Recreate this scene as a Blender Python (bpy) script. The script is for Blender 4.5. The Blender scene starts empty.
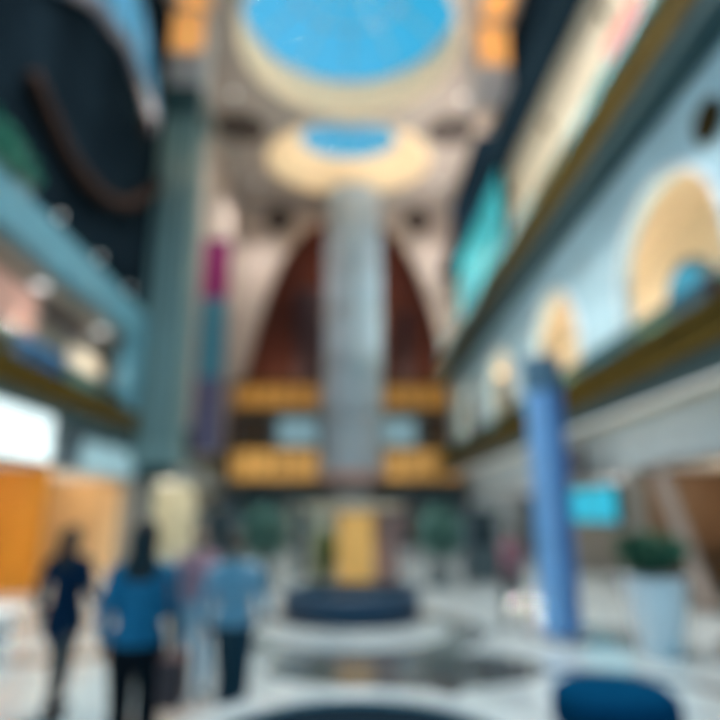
import bpy, bmesh, math, random
from mathutils import Vector, Matrix
random.seed(7)
PI = math.pi
scn = bpy.context.scene
C = scn.collection

# ------------------------------------------------------------------ materials
def mat(name, col, rough=.6, metal=0., emit=0., var=.12, scale=3., ecol=None, bump=0., stretch=None, trans=0., alpha=1., spec=.5):
    m = bpy.data.materials.new(name); m.use_nodes = True
    nt = m.node_tree; n = nt.nodes; l = nt.links
    b = n['Principled BSDF']
    b.inputs['Roughness'].default_value = rough
    b.inputs['Metallic'].default_value = metal
    b.inputs['Transmission Weight'].default_value = trans
    b.inputs['Alpha'].default_value = alpha
    b.inputs['Specular IOR Level'].default_value = spec
    tc = n.new('ShaderNodeTexCoord'); no = n.new('ShaderNodeTexNoise')
    no.inputs['Scale'].default_value = scale; no.inputs['Detail'].default_value = 5
    if stretch:
        mp = n.new('ShaderNodeMapping'); mp.inputs['Scale'].default_value = stretch
        l.new(tc.outputs['Object'], mp.inputs[0]); l.new(mp.outputs[0], no.inputs['Vector'])
    else:
        l.new(tc.outputs['Object'], no.inputs['Vector'])
    r = n.new('ShaderNodeValToRGB')
    r.color_ramp.elements[0].position = .3; r.color_ramp.elements[1].position = .7
    r.color_ramp.elements[0].color = [c*(1-var) for c in col]+[1]
    r.color_ramp.elements[1].color = [min(1, c*(1+var)) for c in col]+[1]
    l.new(no.outputs['Fac'], r.inputs[0]); l.new(r.outputs[0], b.inputs['Base Color'])
    if emit:
        if ecol: b.inputs['Emission Color'].default_value = list(ecol)+[1]
        else: l.new(r.outputs[0], b.inputs['Emission Color'])
        b.inputs['Emission Strength'].default_value = emit
    if bump:
        bp = n.new('ShaderNodeBump'); bp.inputs['Strength'].default_value = bump
        l.new(no.outputs['Fac'], bp.inputs['Height']); l.new(bp.outputs[0], b.inputs['Normal'])
    return m

M = {}
M['ceiling'] = mat('ceiling_plaster', (.39,.33,.29), .8)
M['cream'] = mat('cream_plaster', (.78,.64,.45), .7)
M['blue_plaster'] = mat('blue_grey_plaster', (.50,.72,.80), .6, scale=.8)
M['beige'] = mat('beige_stone', (.45,.36,.31), .6, scale=1.5)
M['gallery_cream'] = mat('gallery_cream_paint', (.78,.66,.50), .6)
M['dark'] = mat('dark_slate_panel', (.006,.012,.018), .9, var=.4, scale=.5, spec=.0)
M['navy'] = mat('navy_paint', (.010,.022,.036), .8, var=.3, spec=.0)
M['gold'] = mat('antique_gold', (.085,.055,.007), .85, .0, spec=.12, var=.25)
M['amber_panel'] = mat('backlit_amber_panel', (.42,.19,.035), .4, emit=.40, var=.25, scale=1.2)  # emission stands in for strong light on gold
M['amber_low'] = mat('backlit_honey_panel', (.52,.27,.07), .4, emit=.55, var=.3, scale=1.)  # brighter gold, its lit look put into the emission
M['teal_metal'] = mat('dark_teal_metal', (.03,.08,.09), .4, .3)
M['teal_pillar'] = mat('teal_grey_stone', (.10,.19,.205), .5, scale=2., stretch=(2,2,.3))
M['band'] = mat('pale_blue_fascia', (.075,.23,.31), .5, scale=1.)
M['redwood'] = mat('red_brown_panelling', (.13,.032,.018), .6, var=.3, scale=2, stretch=(4,4,.3))
M['plum'] = mat('plum_curtain', (.10,.065,.085), .8, var=.3, scale=2, stretch=(6,6,.2))
M['shaft'] = mat('frosted_white_cladding', (.38,.46,.53), .45, scale=2., stretch=(3,3,.3))
M['steel'] = mat('brushed_steel', (.5,.52,.54), .3, .8)
M['white'] = mat('white_paint', (.86,.90,.92), .45, var=.05)
M['pale_fascia'] = mat('pale_grey_fascia', (.56,.63,.65), .5)
M['wood'] = mat('brown_wood', (.16,.09,.05), .5, var=.3, scale=3, stretch=(1,1,6))
M['taupe'] = mat('taupe_stone', (.30,.27,.23), .6)
M['orange_wall'] = mat('orange_shop_wall', (.66,.25,.015), .6)
M['peach_wall'] = mat('peach_shop_wall', (.85,.55,.28), .6)
M['sand_wall'] = mat('sand_shop_wall', (.66,.62,.48), .6)
M['grey_wall'] = mat('grey_shop_wall', (.22,.25,.26), .6)
M['blue_glass'] = mat('dark_blue_glazed_tile', (.008,.05,.10), .55, var=.4, scale=8)
M['blue_cloth'] = mat('deep_blue_fabric', (.002,.045,.11), .8, var=.2, scale=20, bump=.1, spec=.0)
M['banner_blue'] = mat('blue_banner_vinyl', (.24,.50,.85), .6, var=.1, scale=2)
M['banner_deep'] = mat('deep_blue_banner_vinyl', (.08,.26,.62), .6, var=.1, scale=2)
M['banner_head'] = mat('slate_blue_banner_vinyl', (.08,.19,.28), .5)
M['magenta'] = mat('magenta_fabric', (.34,.018,.16), .7)
M['banner_teal'] = mat('blue_green_fabric', (.06,.24,.34), .7)
M['banner_purple'] = mat('purple_grey_fabric', (.10,.10,.19), .7)
M['water'] = mat('dark_pool_water', (.01,.02,.03), .3, scale=9, bump=.08, spec=.0)
M['marble_rim'] = mat('pale_marble', (.48,.55,.57), .25, scale=5)
M['leaf'] = mat('green_leaf', (.03,.13,.07), .6, var=.4, scale=8)
M['leaf_dull'] = mat('blue_green_leaf', (.07,.19,.16), .6, var=.4, scale=8)
M['bark'] = mat('bark', (.09,.06,.04), .8, var=.3, scale=20)
M['terra'] = mat('grey_pot', (.16,.19,.20), .6)
M['soil'] = mat('potting_soil', (.03,.02,.015), .9)
M['skin'] = mat('skin', (.50,.29,.20), .5, var=.05)
M['hair'] = mat('dark_hair', (.010,.008,.008), .6, var=.3, scale=40)
M['hair_brown'] = mat('brown_hair', (.06,.035,.02), .6, var=.3, scale=40)
M['cloth_navy'] = mat('navy_cloth', (.006,.022,.05), .85, var=.2, scale=12, bump=.1, spec=.08)
M['cloth_black'] = mat('black_cloth', (.008,.009,.012), .85, var=.2, scale=12, bump=.1, spec=.08)
M['cloth_blue'] = mat('blue_cloth', (.03,.17,.28), .85, var=.2, scale=12, bump=.1, spec=.08)
M['cloth_sky'] = mat('light_blue_cloth', (.30,.43,.52), .85, var=.1, scale=12, bump=.1, spec=.08)
M['cloth_mauve'] = mat('mauve_cloth', (.44,.23,.27), .85, var=.1, scale=12, spec=.08)
M['cloth_red'] = mat('dusty_red_cloth', (.42,.17,.18), .85, var=.1, scale=12, spec=.08)
M['cloth_taupe'] = mat('taupe_cloth', (.13,.10,.09), .85, spec=.08)
M['cloth_slate'] = mat('slate_cloth', (.03,.06,.08), .85, spec=.08)
M['bag'] = mat('dark_red_leather', (.07,.02,.018), .5)
M['eye'] = mat('eye_dark', (.02,.015,.012), .3)
M['lips'] = mat('lips', (.35,.12,.10), .5)
M['lamp_warm'] = mat('warm_lamp_glass', (1,.75,.45), .5, emit=1.6, var=0, ecol=(1,.72,.42))
M['lamp_white'] = mat('white_lamp_glass', (1,1,1), .5, emit=.8, var=0, ecol=(.9,.97,1))
M['sign_white'] = mat('lit_white_sign', (.8,.93,.95), .5, emit=.8, var=.05)
M['sign_pale'] = mat('lit_pale_blue_sign', (.25,.40,.45), .5, emit=.5, var=.1)
M['sign_cyan'] = mat('lit_cyan_screen', (.025,.40,.55), .4, emit=.62, var=.25, scale=2)
M['sign_blue'] = mat('lit_blue_sign', (.06,.22,.45), .4, emit=.7)
M['sign_red'] = mat('lit_red_sign', (.55,.16,.13), .4, emit=.5)
M['screen_turq'] = mat('turquoise_led_screen', (.025,.38,.43), .4, emit=.62, var=.55, scale=.35)
M['arch_blue'] = mat('blue_lit_glass', (.02,.16,.28), .3, emit=.8, var=.3, scale=.4)
M['lilac'] = mat('lilac_grey_trim', (.12,.14,.20), .5)
M['bronze'] = mat('dim_bronze', (.03,.016,.012), .8, .0, spec=.1)
M['display_teal'] = mat('teal_display_glass', (.03,.24,.36), .25, emit=.45, var=.35, scale=2)
M['gold_lit'] = mat('golden_lit_display', (.70,.38,.10), .5, emit=.32, var=.2, scale=3)
M['pale_lit'] = mat('pale_display_board', (.62,.52,.36), .5)
M['rose'] = mat('rose_brown_board', (.42,.20,.14), .5)
M['pink'] = mat('pale_pink_display', (.52,.30,.25), .6)
M['blackm'] = mat('black_metal', (.02,.02,.022), .4, .5)
M['ochre'] = mat('ochre_goods', (.55,.30,.06), .6)
M['shelfm'] = mat('shelf_laminate', (.50,.33,.16), .5)

def glass(name, tint, rough=.02, fac=.85):
    m = bpy.data.materials.new(name); m.use_nodes = True
    nt = m.node_tree; n = nt.nodes; n.clear()
    o = n.new('ShaderNodeOutputMaterial'); t = n.new('ShaderNodeBsdfTransparent'); g = n.new('ShaderNodeBsdfGlossy'); x = n.new('ShaderNodeMixShader')
    no = n.new('ShaderNodeTexNoise'); no.inputs['Scale'].default_value = .5
    r = n.new('ShaderNodeValToRGB')
    r.color_ramp.elements[0].color = [c*.9 for c in tint]+[1]; r.color_ramp.elements[1].color = list(tint)+[1]
    nt.links.new(no.outputs['Fac'], r.inputs[0]); nt.links.new(r.outputs[0], t.inputs[0])
    g.inputs['Roughness'].default_value = rough
    x.inputs[0].default_value = 1-fac
    nt.links.new(t.outputs[0], x.inputs[1]); nt.links.new(g.outputs[0], x.inputs[2]); nt.links.new(x.outputs[0], o.inputs[0])
    return m
M['glass'] = glass('clear_glass', (.80,.93,.95))
M['glass_teal'] = glass('teal_tinted_glass', (.30,.55,.60))
M['dome_glass'] = glass('dome_glass', (.93,.98,1.), fac=.985)

def floor_mat():
    m = bpy.data.materials.new('polished_marble_floor'); m.use_nodes = True
    nt = m.node_tree; n = nt.nodes; l = nt.links; b = n['Principled BSDF']
    tc = n.new('ShaderNodeTexCoord')
    no = n.new('ShaderNodeTexNoise'); no.inputs['Scale'].default_value = .9; no.inputs['Detail'].default_value = 6
    l.new(tc.outputs['Object'], no.inputs['Vector'])
    base = n.new('ShaderNodeValToRGB')
    base.color_ramp.elements[0].position = .3; base.color_ramp.elements[1].position = .7
    base.color_ramp.elements[0].color = (.38,.46,.49,1); base.color_ramp.elements[1].color = (.52,.59,.60,1)
    l.new(no.outputs['Fac'], base.inputs[0])
    cur = base.outputs[0]
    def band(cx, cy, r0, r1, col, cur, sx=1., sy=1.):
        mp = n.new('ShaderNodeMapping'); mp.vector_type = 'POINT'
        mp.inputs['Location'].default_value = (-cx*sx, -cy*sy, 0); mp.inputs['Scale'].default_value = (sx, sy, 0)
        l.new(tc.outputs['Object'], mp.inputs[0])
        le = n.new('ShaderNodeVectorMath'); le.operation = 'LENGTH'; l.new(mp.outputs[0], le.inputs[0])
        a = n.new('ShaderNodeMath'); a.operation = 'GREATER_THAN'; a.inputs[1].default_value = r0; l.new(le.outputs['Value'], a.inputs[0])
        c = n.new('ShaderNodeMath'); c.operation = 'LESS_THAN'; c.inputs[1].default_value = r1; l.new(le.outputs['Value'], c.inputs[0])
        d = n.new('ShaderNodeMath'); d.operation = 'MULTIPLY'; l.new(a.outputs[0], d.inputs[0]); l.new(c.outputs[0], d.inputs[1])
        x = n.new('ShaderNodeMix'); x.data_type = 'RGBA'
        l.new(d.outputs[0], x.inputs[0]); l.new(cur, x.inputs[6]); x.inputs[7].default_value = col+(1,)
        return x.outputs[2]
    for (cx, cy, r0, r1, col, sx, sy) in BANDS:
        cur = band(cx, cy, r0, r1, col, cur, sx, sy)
    # tile joints
    br = n.new('ShaderNodeTexBrick'); br.offset = 0; br.inputs['Scale'].default_value = 1
    br.inputs['Mortar Size'].default_value = .004; br.inputs['Brick Width'].default_value = .8; br.inputs['Row Height'].default_value = .8
    br.inputs['Color1'].default_value = (1,1,1,1); br.inputs['Color2'].default_value = (.93,.93,.93,1); br.inputs['Mortar'].default_value = (.4,.4,.4,1)
    l.new(tc.outputs['Object'], br.inputs['Vector'])
    mu = n.new('ShaderNodeMix'); mu.data_type = 'RGBA'; mu.blend_type = 'MULTIPLY'; mu.inputs[0].default_value = 1
    l.new(cur, mu.inputs[6]); l.new(br.outputs['Color'], mu.inputs[7]); l.new(mu.outputs[2], b.inputs['Base Color'])
    b.inputs['Roughness'].default_value = .12
    return m
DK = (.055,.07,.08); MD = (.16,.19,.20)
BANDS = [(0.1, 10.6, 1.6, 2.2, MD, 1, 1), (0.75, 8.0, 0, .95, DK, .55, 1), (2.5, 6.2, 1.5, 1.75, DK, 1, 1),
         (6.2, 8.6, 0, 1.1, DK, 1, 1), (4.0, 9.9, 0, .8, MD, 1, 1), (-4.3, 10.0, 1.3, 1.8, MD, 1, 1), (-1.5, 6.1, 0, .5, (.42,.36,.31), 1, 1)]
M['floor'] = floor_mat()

# ------------------------------------------------------------------ mesh helpers
def BM(): return bmesh.new()
def box(bm, x0, x1, y0, y1, z0, z1, bev=0.):
    v = [bm.verts.new(p) for p in ((x0,y0,z0),(x1,y0,z0),(x1,y1,z0),(x0,y1,z0),(x0,y0,z1),(x1,y0,z1),(x1,y1,z1),(x0,y1,z1))]
    fs = [bm.faces.new([v[i] for i in f]) for f in ((0,3,2,1),(4,5,6,7),(0,1,5,4),(1,2,6,5),(2,3,7,6),(3,0,4,7))]
    if bev:
        es = set(e for f in fs for e in f.edges)
        bmesh.ops.bevel(bm, geom=list(es), offset=bev, segments=2, affect='EDGES', profile=.5)
    return bm
def lathe(bm, prof, cx=0, cy=0, n=40, cap=True):
    rings = []
    for r, z in prof:
        rings.append([bm.verts.new((cx+r*math.cos(2*PI*i/n), cy+r*math.sin(2*PI*i/n), z)) for i in range(n)])
    for a, b in zip(rings, rings[1:]):
        for i in range(n):
            bm.faces.new((a[i], a[(i+1)%n], b[(i+1)%n], b[i]))
    if cap:
        bm.faces.new(rings[0][::-1]); bm.faces.new(rings[-1])
    return bm
def prism(bm, pts, t0, t1, axis='x'):
    """extrude a 2-D outline; axis x: pts are (y,z); axis y: pts are (x,z); axis z: (x,y)"""
    def P(a, b, t): return {'x':(t,a,b),'y':(a,t,b),'z':(a,b,t)}[axis]
    A = [bm.verts.new(P(a,b,t0)) for a,b in pts]; B = [bm.verts.new(P(a,b,t1)) for a,b in pts]
    n = len(pts)
    bm.faces.new(A); bm.faces.new(B[::-1])
    for i in range(n): bm.faces.new((A[i], B[i], B[(i+1)%n], A[(i+1)%n]))
    return bm
def profile_plate(bm, prof, ztop, t0, t1, axis):
    def P(s, z, t): return (t, s, z) if axis == 'x' else (s, t, z)
    cols = []
    for s, z in prof:
        cols.append([bm.verts.new(P(s,z,t0)), bm.verts.new(P(s,ztop,t0)), bm.verts.new(P(s,z,t1)), bm.verts.new(P(s,ztop,t1))])
    for a, b, pa, pb in zip(cols, cols[1:], prof, prof[1:]):
        if abs(pa[0]-pb[0]) > 1e-6:
            bm.faces.new((a[0],b[0],b[1],a[1])); bm.faces.new((a[2],a[3],b[3],b[2])); bm.faces.new((a[1],b[1],b[3],a[3]))
        bm.faces.new((a[0],a[2],b[2],b[0]))
    bm.faces.new((cols[0][0],cols[0][1],cols[0][3],cols[0][2])); bm.faces.new((cols[-1][0],cols[-1][2],cols[-1][3],cols[-1][1]))
    bmesh.ops.remove_doubles(bm, verts=bm.verts, dist=1e-5)
    return bm
def tube(bm, pts, r, n=8):
    rs = r if isinstance(r, (list, tuple)) else [r]*len(pts)
    rings = []
    for i, p in enumerate(pts):
        p = Vector(p); a = Vector(pts[max(i-1,0)]); b = Vector(pts[min(i+1,len(pts)-1)])
        d = (b-a).normalized(); u = d.orthogonal().normalized()
        if rings:   # keep the ring orientation steady
            pu = rings[-1][1]; u = (pu - d*pu.dot(d)).normalized() if (pu - d*pu.dot(d)).length > 1e-4 else u
        w = d.cross(u)
        rings.append(([bm.verts.new(p+(u*math.cos(2*PI*k/n)+w*math.sin(2*PI*k/n))*rs[i]) for k in range(n)], u))
    for (A,_),(B,_) in zip(rings, rings[1:]):
        for k in range(n): bm.faces.new((A[k],A[(k+1)%n],B[(k+1)%n],B[k]))
    bm.faces.new(rings[0][0][::-1]); bm.faces.new(rings[-1][0])
    return bm
def ball(bm, c, r, seg=14, rot=None):
    r = r if isinstance(r, (tuple, list)) else (r,r,r)
    mt = Matrix.Translation(c) @ (rot.to_4x4() if rot else Matrix()) @ Matrix.Diagonal((*r,1))
    bmesh.ops.create_uvsphere(bm, u_segments=seg, v_segments=max(6,seg*2//3), radius=1, matrix=mt)
    return bm
def obj(name, bm, m, parent=None, smooth=False):
    bmesh.ops.recalc_face_normals(bm, faces=bm.faces)
    me = bpy.data.meshes.new(name); bm.to_mesh(me); bm.free()
    me.materials.append(m)
    if smooth:
        for p in me.polygons: p.use_smooth = True
    o = bpy.data.objects.new(name, me); C.objects.link(o)
    if parent: o.parent = parent
    return o
def thing(name, label, cat, loc=(0,0,0), rz=0, group=None):
    o = bpy.data.objects.new(name, None); C.objects.link(o); o.location = loc; o.rotation_euler = (0,0,rz)
    o['label'] = label; o['category'] = cat
    if group: o['group'] = group
    return o
def tag(o, label, cat, group=None):
    o['label'] = label; o['category'] = cat
    if group: o['group'] = group
    return o
def struct(name, bm, m, smooth=False):
    o = obj(name, bm, m, None, smooth); o['kind'] = 'structure'; return o
def B(*a, **k): return box(BM(), *a, **k)
def dup(root, loc, rz=None, label=None):
    r = root.copy(); C.objects.link(r); r.location = loc
    if rz is not None: r.rotation_euler = (0,0,rz)
    if label: r['label'] = label
    for ch in list(root.children):
        c = ch.copy(); C.objects.link(c); c.parent = r
        for g in list(ch.children):
            d = g.copy(); C.objects.link(d); d.parent = c
    return r
def point(loc, e, col=(1,1,1), r=.25):
    L = bpy.data.lights.new('lamp', 'POINT'); L.energy = e; L.color = col; L.shadow_soft_size = 0
    o = bpy.data.objects.new('lamp_light', L); o.location = loc; C.objects.link(o); return o
def area(loc, e, col, sx, sy, rot=(0,0,0)):
    L = bpy.data.lights.new('panel', 'AREA'); L.energy = e; L.color = col; L.shape = 'RECTANGLE'; L.size = sx; L.size_y = sy
    o = bpy.data.objects.new('panel_light', L); o.location = loc; o.rotation_euler = rot; C.objects.link(o); return o
WARM = (1,.74,.46); NEU = (1,.93,.85); COOL = (.78,.93,1)

# ------------------------------------------------------------------ shell
ZC = 22.8
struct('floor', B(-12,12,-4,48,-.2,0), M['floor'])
# ceiling with two round drums
D1 = (0,23.0,5.1,5.3); D2 = (0,32.4,3.7,4.1)
bm = BM()
def holed(bm, cx, cy, rx, ry, hx, hy, z0, z1, n=64):
    A=[];Bq=[];A2=[]
    for i in range(n):
        a = 2*PI*i/n+PI/4; c, s = math.cos(a), math.sin(a); k = 1/max(abs(c),abs(s))
        A.append(bm.verts.new((cx+rx*c,cy+ry*s,z0))); Bq.append(bm.verts.new((cx+hx*k*c,cy+hy*k*s,z0))); A2.append(bm.verts.new((cx+rx*c,cy+ry*s,z1)))
    for i in range(n):
        j=(i+1)%n
        bm.faces.new((A[i],A[j],Bq[j],Bq[i])); bm.faces.new((A[i],A2[i],A2[j],A[j]))
holed(bm, 0, 23.0, 5.14,5.14, 5.3,5.3, ZC, ZC+.25); holed(bm, 0, 32.4, 5.04,3.94, 5.3,4.1, ZC, ZC+.25)
box(bm, -9.8,9.8,-1,17.7,ZC,ZC+.25)
for s in (-1,1):
    a,b = sorted((s*5.3,s*9.8)); box(bm,a,b,17.7,28.3,ZC,ZC+.25)
    a,b = sorted((s*5.3,s*9.8)); box(bm,a,b,28.3,36.5,ZC,ZC+.25)
box(bm,-9.8,9.8,36.5,38.9,ZC,ZC+.25)
struct('ceiling', bm, M['ceiling'])
def skylight(cx, cy, R, Ry, T, Ty, ty, h, label):
    """drum opening R x Ry at the ceiling, glass opening T x Ty at height h, shifted ty along the hall"""
    t = thing('dome_skylight', label, 'skylight', (cx,cy,ZC)); n=64
    def ring(bm, a, b, dy, z): return [bm.verts.new((a*math.cos(2*PI*i/n), dy+b*math.sin(2*PI*i/n), z)) for i in range(n)]
    def skin(secs):
        bm=BM(); rs=[ring(bm,*q) for q in secs]
        for A,Bb in zip(rs,rs[1:]):
            for i in range(n): bm.faces.new((A[i],A[(i+1)%n],Bb[(i+1)%n],Bb[i]))
        return bm
    obj('drum', skin([(R,Ry,0,.02),(R,Ry,0,-.14),(R-.14,Ry-.14,0,-.14),(R-.1,Ry-.1,0,.1),(T,Ty,ty,h),(T+.12,Ty+.12,ty,h+.02),(R+.02,Ry+.02,0,.28),(R,Ry,0,.02)]), M['cream'], t, False)
    f=.55; a=R+(T-R)*f; b=Ry+(Ty-Ry)*f
    obj('cornice', tube(BM(), [(a*math.cos(2*PI*i/48), ty*f+b*math.sin(2*PI*i/48), h*f) for i in range(49)], .08, 8), M['cream'], t, True)
    k = [(max(.004,math.cos(PI/2*i/8)), h+.02+T*.30*math.sin(PI/2*i/8)) for i in range(9)]
    obj('glass_cap', skin([(T*q,Ty*q,ty,z) for q,z in k]), M['dome_glass'], t, True)
    for i in range(12):
        an = 2*PI*i/12
        obj('rib', tube(BM(), [(T*q*math.cos(an), ty+Ty*q*math.sin(an), z+.05) for q,z in k], .045, 6), M['steel'], t)
    obj('ring', tube(BM(), [(T*.55*math.cos(2*PI*i/40), ty+Ty*.55*math.sin(2*PI*i/40), h+T*.30*.835+.06) for i in range(41)], .05, 6), M['steel'], t)
    return t
skylight(0,23.0,5.12,5.12,5.05,5.05,0,2.0,'large round skylight showing blue sky, nearest at top of photo')
skylight(0,32.4,5.02,3.92,3.0,2.0,.5,1.8,'smaller oval blue skylight farther off above the tall arch')
# cove lamps inside drums (a lit ring on the near side of each drum)
for (cx,cy,R,Ry,e,lab) in ((0,23.0,5.1,5.1,200,'string of round lamps inside the rim of the large skylight'),(0,32.4,5.0,3.9,150,'string of round lamps inside the rim of the smaller skylight')):
    t = thing('cove_lamp', lab, 'lamp', (cx,cy,ZC))
    for i in range(24):
        a = 2*PI*i/24; x=(R-.22)*math.cos(a); y=(Ry-.22)*math.sin(a)
        obj('bulb', ball(BM(), (x,y,-.07), .05, 10), M['lamp_warm'], t, True)
        if i%2==0: point((cx+x*.62,cy+y*.62,ZC+.35), e/12, WARM, .2)

# right side
wr = []
for cyy in (4.6,11.4,18.2,25.0,31.8):
    r = 2.0; zs = 6.7
    wr.append((cyy-r,5.1)) ; 
    for i in range(17):
        a = PI - PI*i/16; wr.append((cyy+r*math.cos(a), zs+r*.98*math.sin(a)))
    wr.append((cyy+r,5.1))
prof = [(-1,5.1)]+wr+[(38,5.1)]
struct('wall_right', profile_plate(BM(), prof, 10.0, 6.6, 6.78, 'x'), M['blue_plaster'])
struct('wall_right_gallery', B(9.8,10.0,-1,40,5.1,10.0), M['gallery_cream'])
struct('wall_right_upper', B(7.4,7.6,-1,38,11.0,17.4), M['gallery_cream'])
struct('wall_right_top', B(7.2,7.6,-1,38,17.4,ZC), M['navy'])
# archivolts
for i,cyy in enumerate((4.6,11.4,18.2,25.0,31.8)):
    pts = [(6.56, cyy+2.08*math.cos(PI-PI*k/20), 6.7+2.04*math.sin(PI-PI*k/20)) for k in range(21)]
    pts = [(6.56,cyy-2.08,5.42)]+pts+[(6.56,cyy+2.08,5.42)]
    t = tube(BM(), pts, .07, 8)
    struct('trim_%d'%(i+1), t, M['white'], True)
    if i==0: continue   # this bay lies outside the frame
    # lamp inside each arch bay
    L = thing('ceiling_lamp', ['warm ceiling lamp inside right gallery arch beyond the frame edge','warm ceiling lamp inside the nearest big cream arch','warm ceiling lamp inside the second cream arch from the right','warm ceiling lamp inside the third cream arch, smaller','warm ceiling lamp inside the farthest right gallery arch'][i], 'lamp', (8.4,cyy,10.0), group='gallery arch lamps')
    obj('canopy', lathe(BM(), [(.18,-.05),(.18,-.001)], n=20), M['steel'], L)
    obj('stem', lathe(BM(), [(.02,-.5),(.02,-.05)], n=8), M['steel'], L)
    obj('globe', ball(BM(), (0,0,-.68), .2, 16), M['lamp_warm'], L, True)
    point((8.0,cyy,7.2), 120, (1,.86,.68), .25)

def balcony(label, x0, x1, y0, y1, z0, z1, side, rail, fm, posts, group='gallery balconies', slabm=None, zt=0):
    """side=+1: balcony on the right, front edge x0 faces the void"""
    t = thing('gallery_balcony', label, 'balcony', ((x0+x1)/2,(y0+y1)/2,z0), group=group)
    ox, oy = (x0+x1)/2,(y0+y1)/2
    fx = x0 if side > 0 else x1
    def bb(a,b,c,d,e,f,**k):
        a,b = sorted((a,b)); return B(a-ox,b-ox,c-oy,d-oy,e-z0,f-z0,**k)
    obj('slab', bb(x0,x1,y0,y1,z0,z1-.001), slabm or M['gallery_cream'], t)
    obj('fascia', bb(fx-side*.14,fx-side*.002,y0,y1,z0+.12,z1+.02,bev=.02), fm, t)
    b = bb(fx-side*.22,fx-side*.142,y0,y1,z1-.14,z1+.02); bmx = b
    obj('moulding', b, fm, t)
    obj('moulding', bb(fx-side*.2,fx-side*.142,y0,y1,z0+.12,z0+.24), fm, t)
    obj('soffit_edge', bb(fx-side*.12,fx-side*.002,y0,y1,z0-.25,z0+.118), M['teal_metal'], t)
    obj('soffit_board', bb(fx,fx+side*.69,y0,y1,z0-.07,z0-.001), M['teal_metal'], t)
    obj('glass_panel', bb(fx+side*.06,fx+side*.08,y0+.1,y1-.1,z1+.02,z1+rail-.05), M['glass_teal'], t)
    obj('handrail', tube(BM(), [(fx+side*.07-ox,y0-oy,z1+rail-z0),(fx+side*.07-ox,y1-oy,z1+rail-z0)], .045, 8), M['teal_metal'], t, True)
    for i in range(posts):
        y = y0+.2+(y1-y0-.4)*i/(posts-1)
        obj('post', bb(fx+side*.035,fx+side*.058,y-.03,y+.03,z1,z1+rail-.03), M['teal_metal'], t)
    if side>0 and z0<5: obj('light_strip', bb(fx+.75,fx+.85,y0+.3,y1-.3,z0-.05,z0-.001), M['lamp_white'], t)  # added strip light, brightens the shaded fascia below
    return t
for y in (3,9,15,21,27,33): area((6.7,y,4.22),11,(.93,.97,1),.1,5)  # fill lights added under the right balcony soffit
balcony('antique gold balcony band running under the cream arches, right side', 5.9,9.8,-1,37.9,4.3,5.1,1,.5,M['gold'],24)
balcony('upper antique gold balcony band crossing the top right corner', 5.9,9.8,-1,37.9,10.0,11.0,1,.75,M['gold'],24)

# medallion on the right wall
t = thing('wall_medallion','round bronze medallion on blue grey wall near the right edge','medallion',(6.6,9.35,8.75))
def disc_x(bm, x0, x1, r, n=32):
    prism(bm, [(r*math.cos(2*PI*i/n), r*math.sin(2*PI*i/n)) for i in range(n)], x0, x1, 'x'); return bm
obj('disc', disc_x(BM(), -.06,-.002,.36), M['bronze'], t)
obj('rim', tube(BM(), [(-.07,.38*math.cos(2*PI*i/32),.38*math.sin(2*PI*i/32)) for i in range(33)], .04, 8), M['gold'], t, True)
obj('boss', ball(BM(), (-.075,0,0), (.05,.13,.13), 14), M['gold'], t, True)

# teal arched display in nearest arch
t = thing('display_case','teal glass display case with arched top inside the nearest cream arch','display',(7.25,12.0,5.1),0)
def archpts(w,h,n=12):
    r=w/2; return [(-r,0),(r,0)]+[(r*math.cos(PI*i/n),h-r+r*math.sin(PI*i/n)) for i in range(n+1)]
obj('case_frame', prism(BM(), archpts(1.7,2.1), .06,.30,'x'), M['teal_metal'], t)
obj('lit_glass', prism(BM(), [(a,b+.18) for a,b in archpts(1.3,1.75)], .0,.058,'x'), M['display_teal'], t)
obj('plinth', B(-.05,.36,-.95,.95,0,.10), M['teal_metal'], t)

# upper right storey: storefront pieces
def panel(name,label,cat,x,y0,y1,z0,z1,m,fm,side=1,group=None,th=.08):
    """framed panel on a side wall at plane x, facing the hall"""
    t = thing(name,label,cat,(x,(y0+y1)/2,(z0+z1)/2),group=group); hy=(y1-y0)/2; hz=(z1-z0)/2
    s=-side
    a,b=sorted((s*.002,s*th)); obj('frame', B(a,b,-hy,hy,-hz,hz), fm, t)
    a,b=sorted((s*th,s*(th+.04))); obj('face', B(a,b,-hy+.06,hy-.06,-hz+.06,hz-.06), m, t)
    return t
panel('shop_sign','dusty red lit sign high on the cream upper storey, top right','sign',7.4,12.2,14.2,13.6,14.8,M['sign_red'],M['taupe'])
panel('shop_window','narrow tall pale shop window on upper right storey','window',7.4,15.0,16.6,11.3,14.2,M['white'],M['taupe'])
panel('led_screen','large turquoise lit screen on the upper right wall beside the arch','screen',7.2,24.4,34.8,12.1,17.3,M['screen_turq'],M['blackm'],th=.25)
for i,y in enumerate((9,14,19,24)):
    if i==0: continue
    L = thing('wall_lamp',['brass uplight on upper right wall beyond the red sign\'s near side','brass uplight on upper right wall next to the red sign','brass uplight midway along the upper right wall','brass uplight on upper right wall beside the turquoise screen'][i],'lamp',(7.4,y,15.6),group='upper storey wall lamps')
    obj('bracket', B(-.12,-.002,-.05,.05,-.2,0), M['gold'], L); obj('shade', lathe(BM(),[(.05,0),(.13,.22),(.12,.22),(.04,.01)],-.17,0,16,False), M['gold'], L)
    obj('bulb', ball(BM(),(-.17,0,.14),.06,10), M['lamp_warm'], L, True)
for y in (7,12,17,22,27): area((6.6,y,11.9), 75, WARM, .3,3, (0,math.radians(-135),0))

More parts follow.
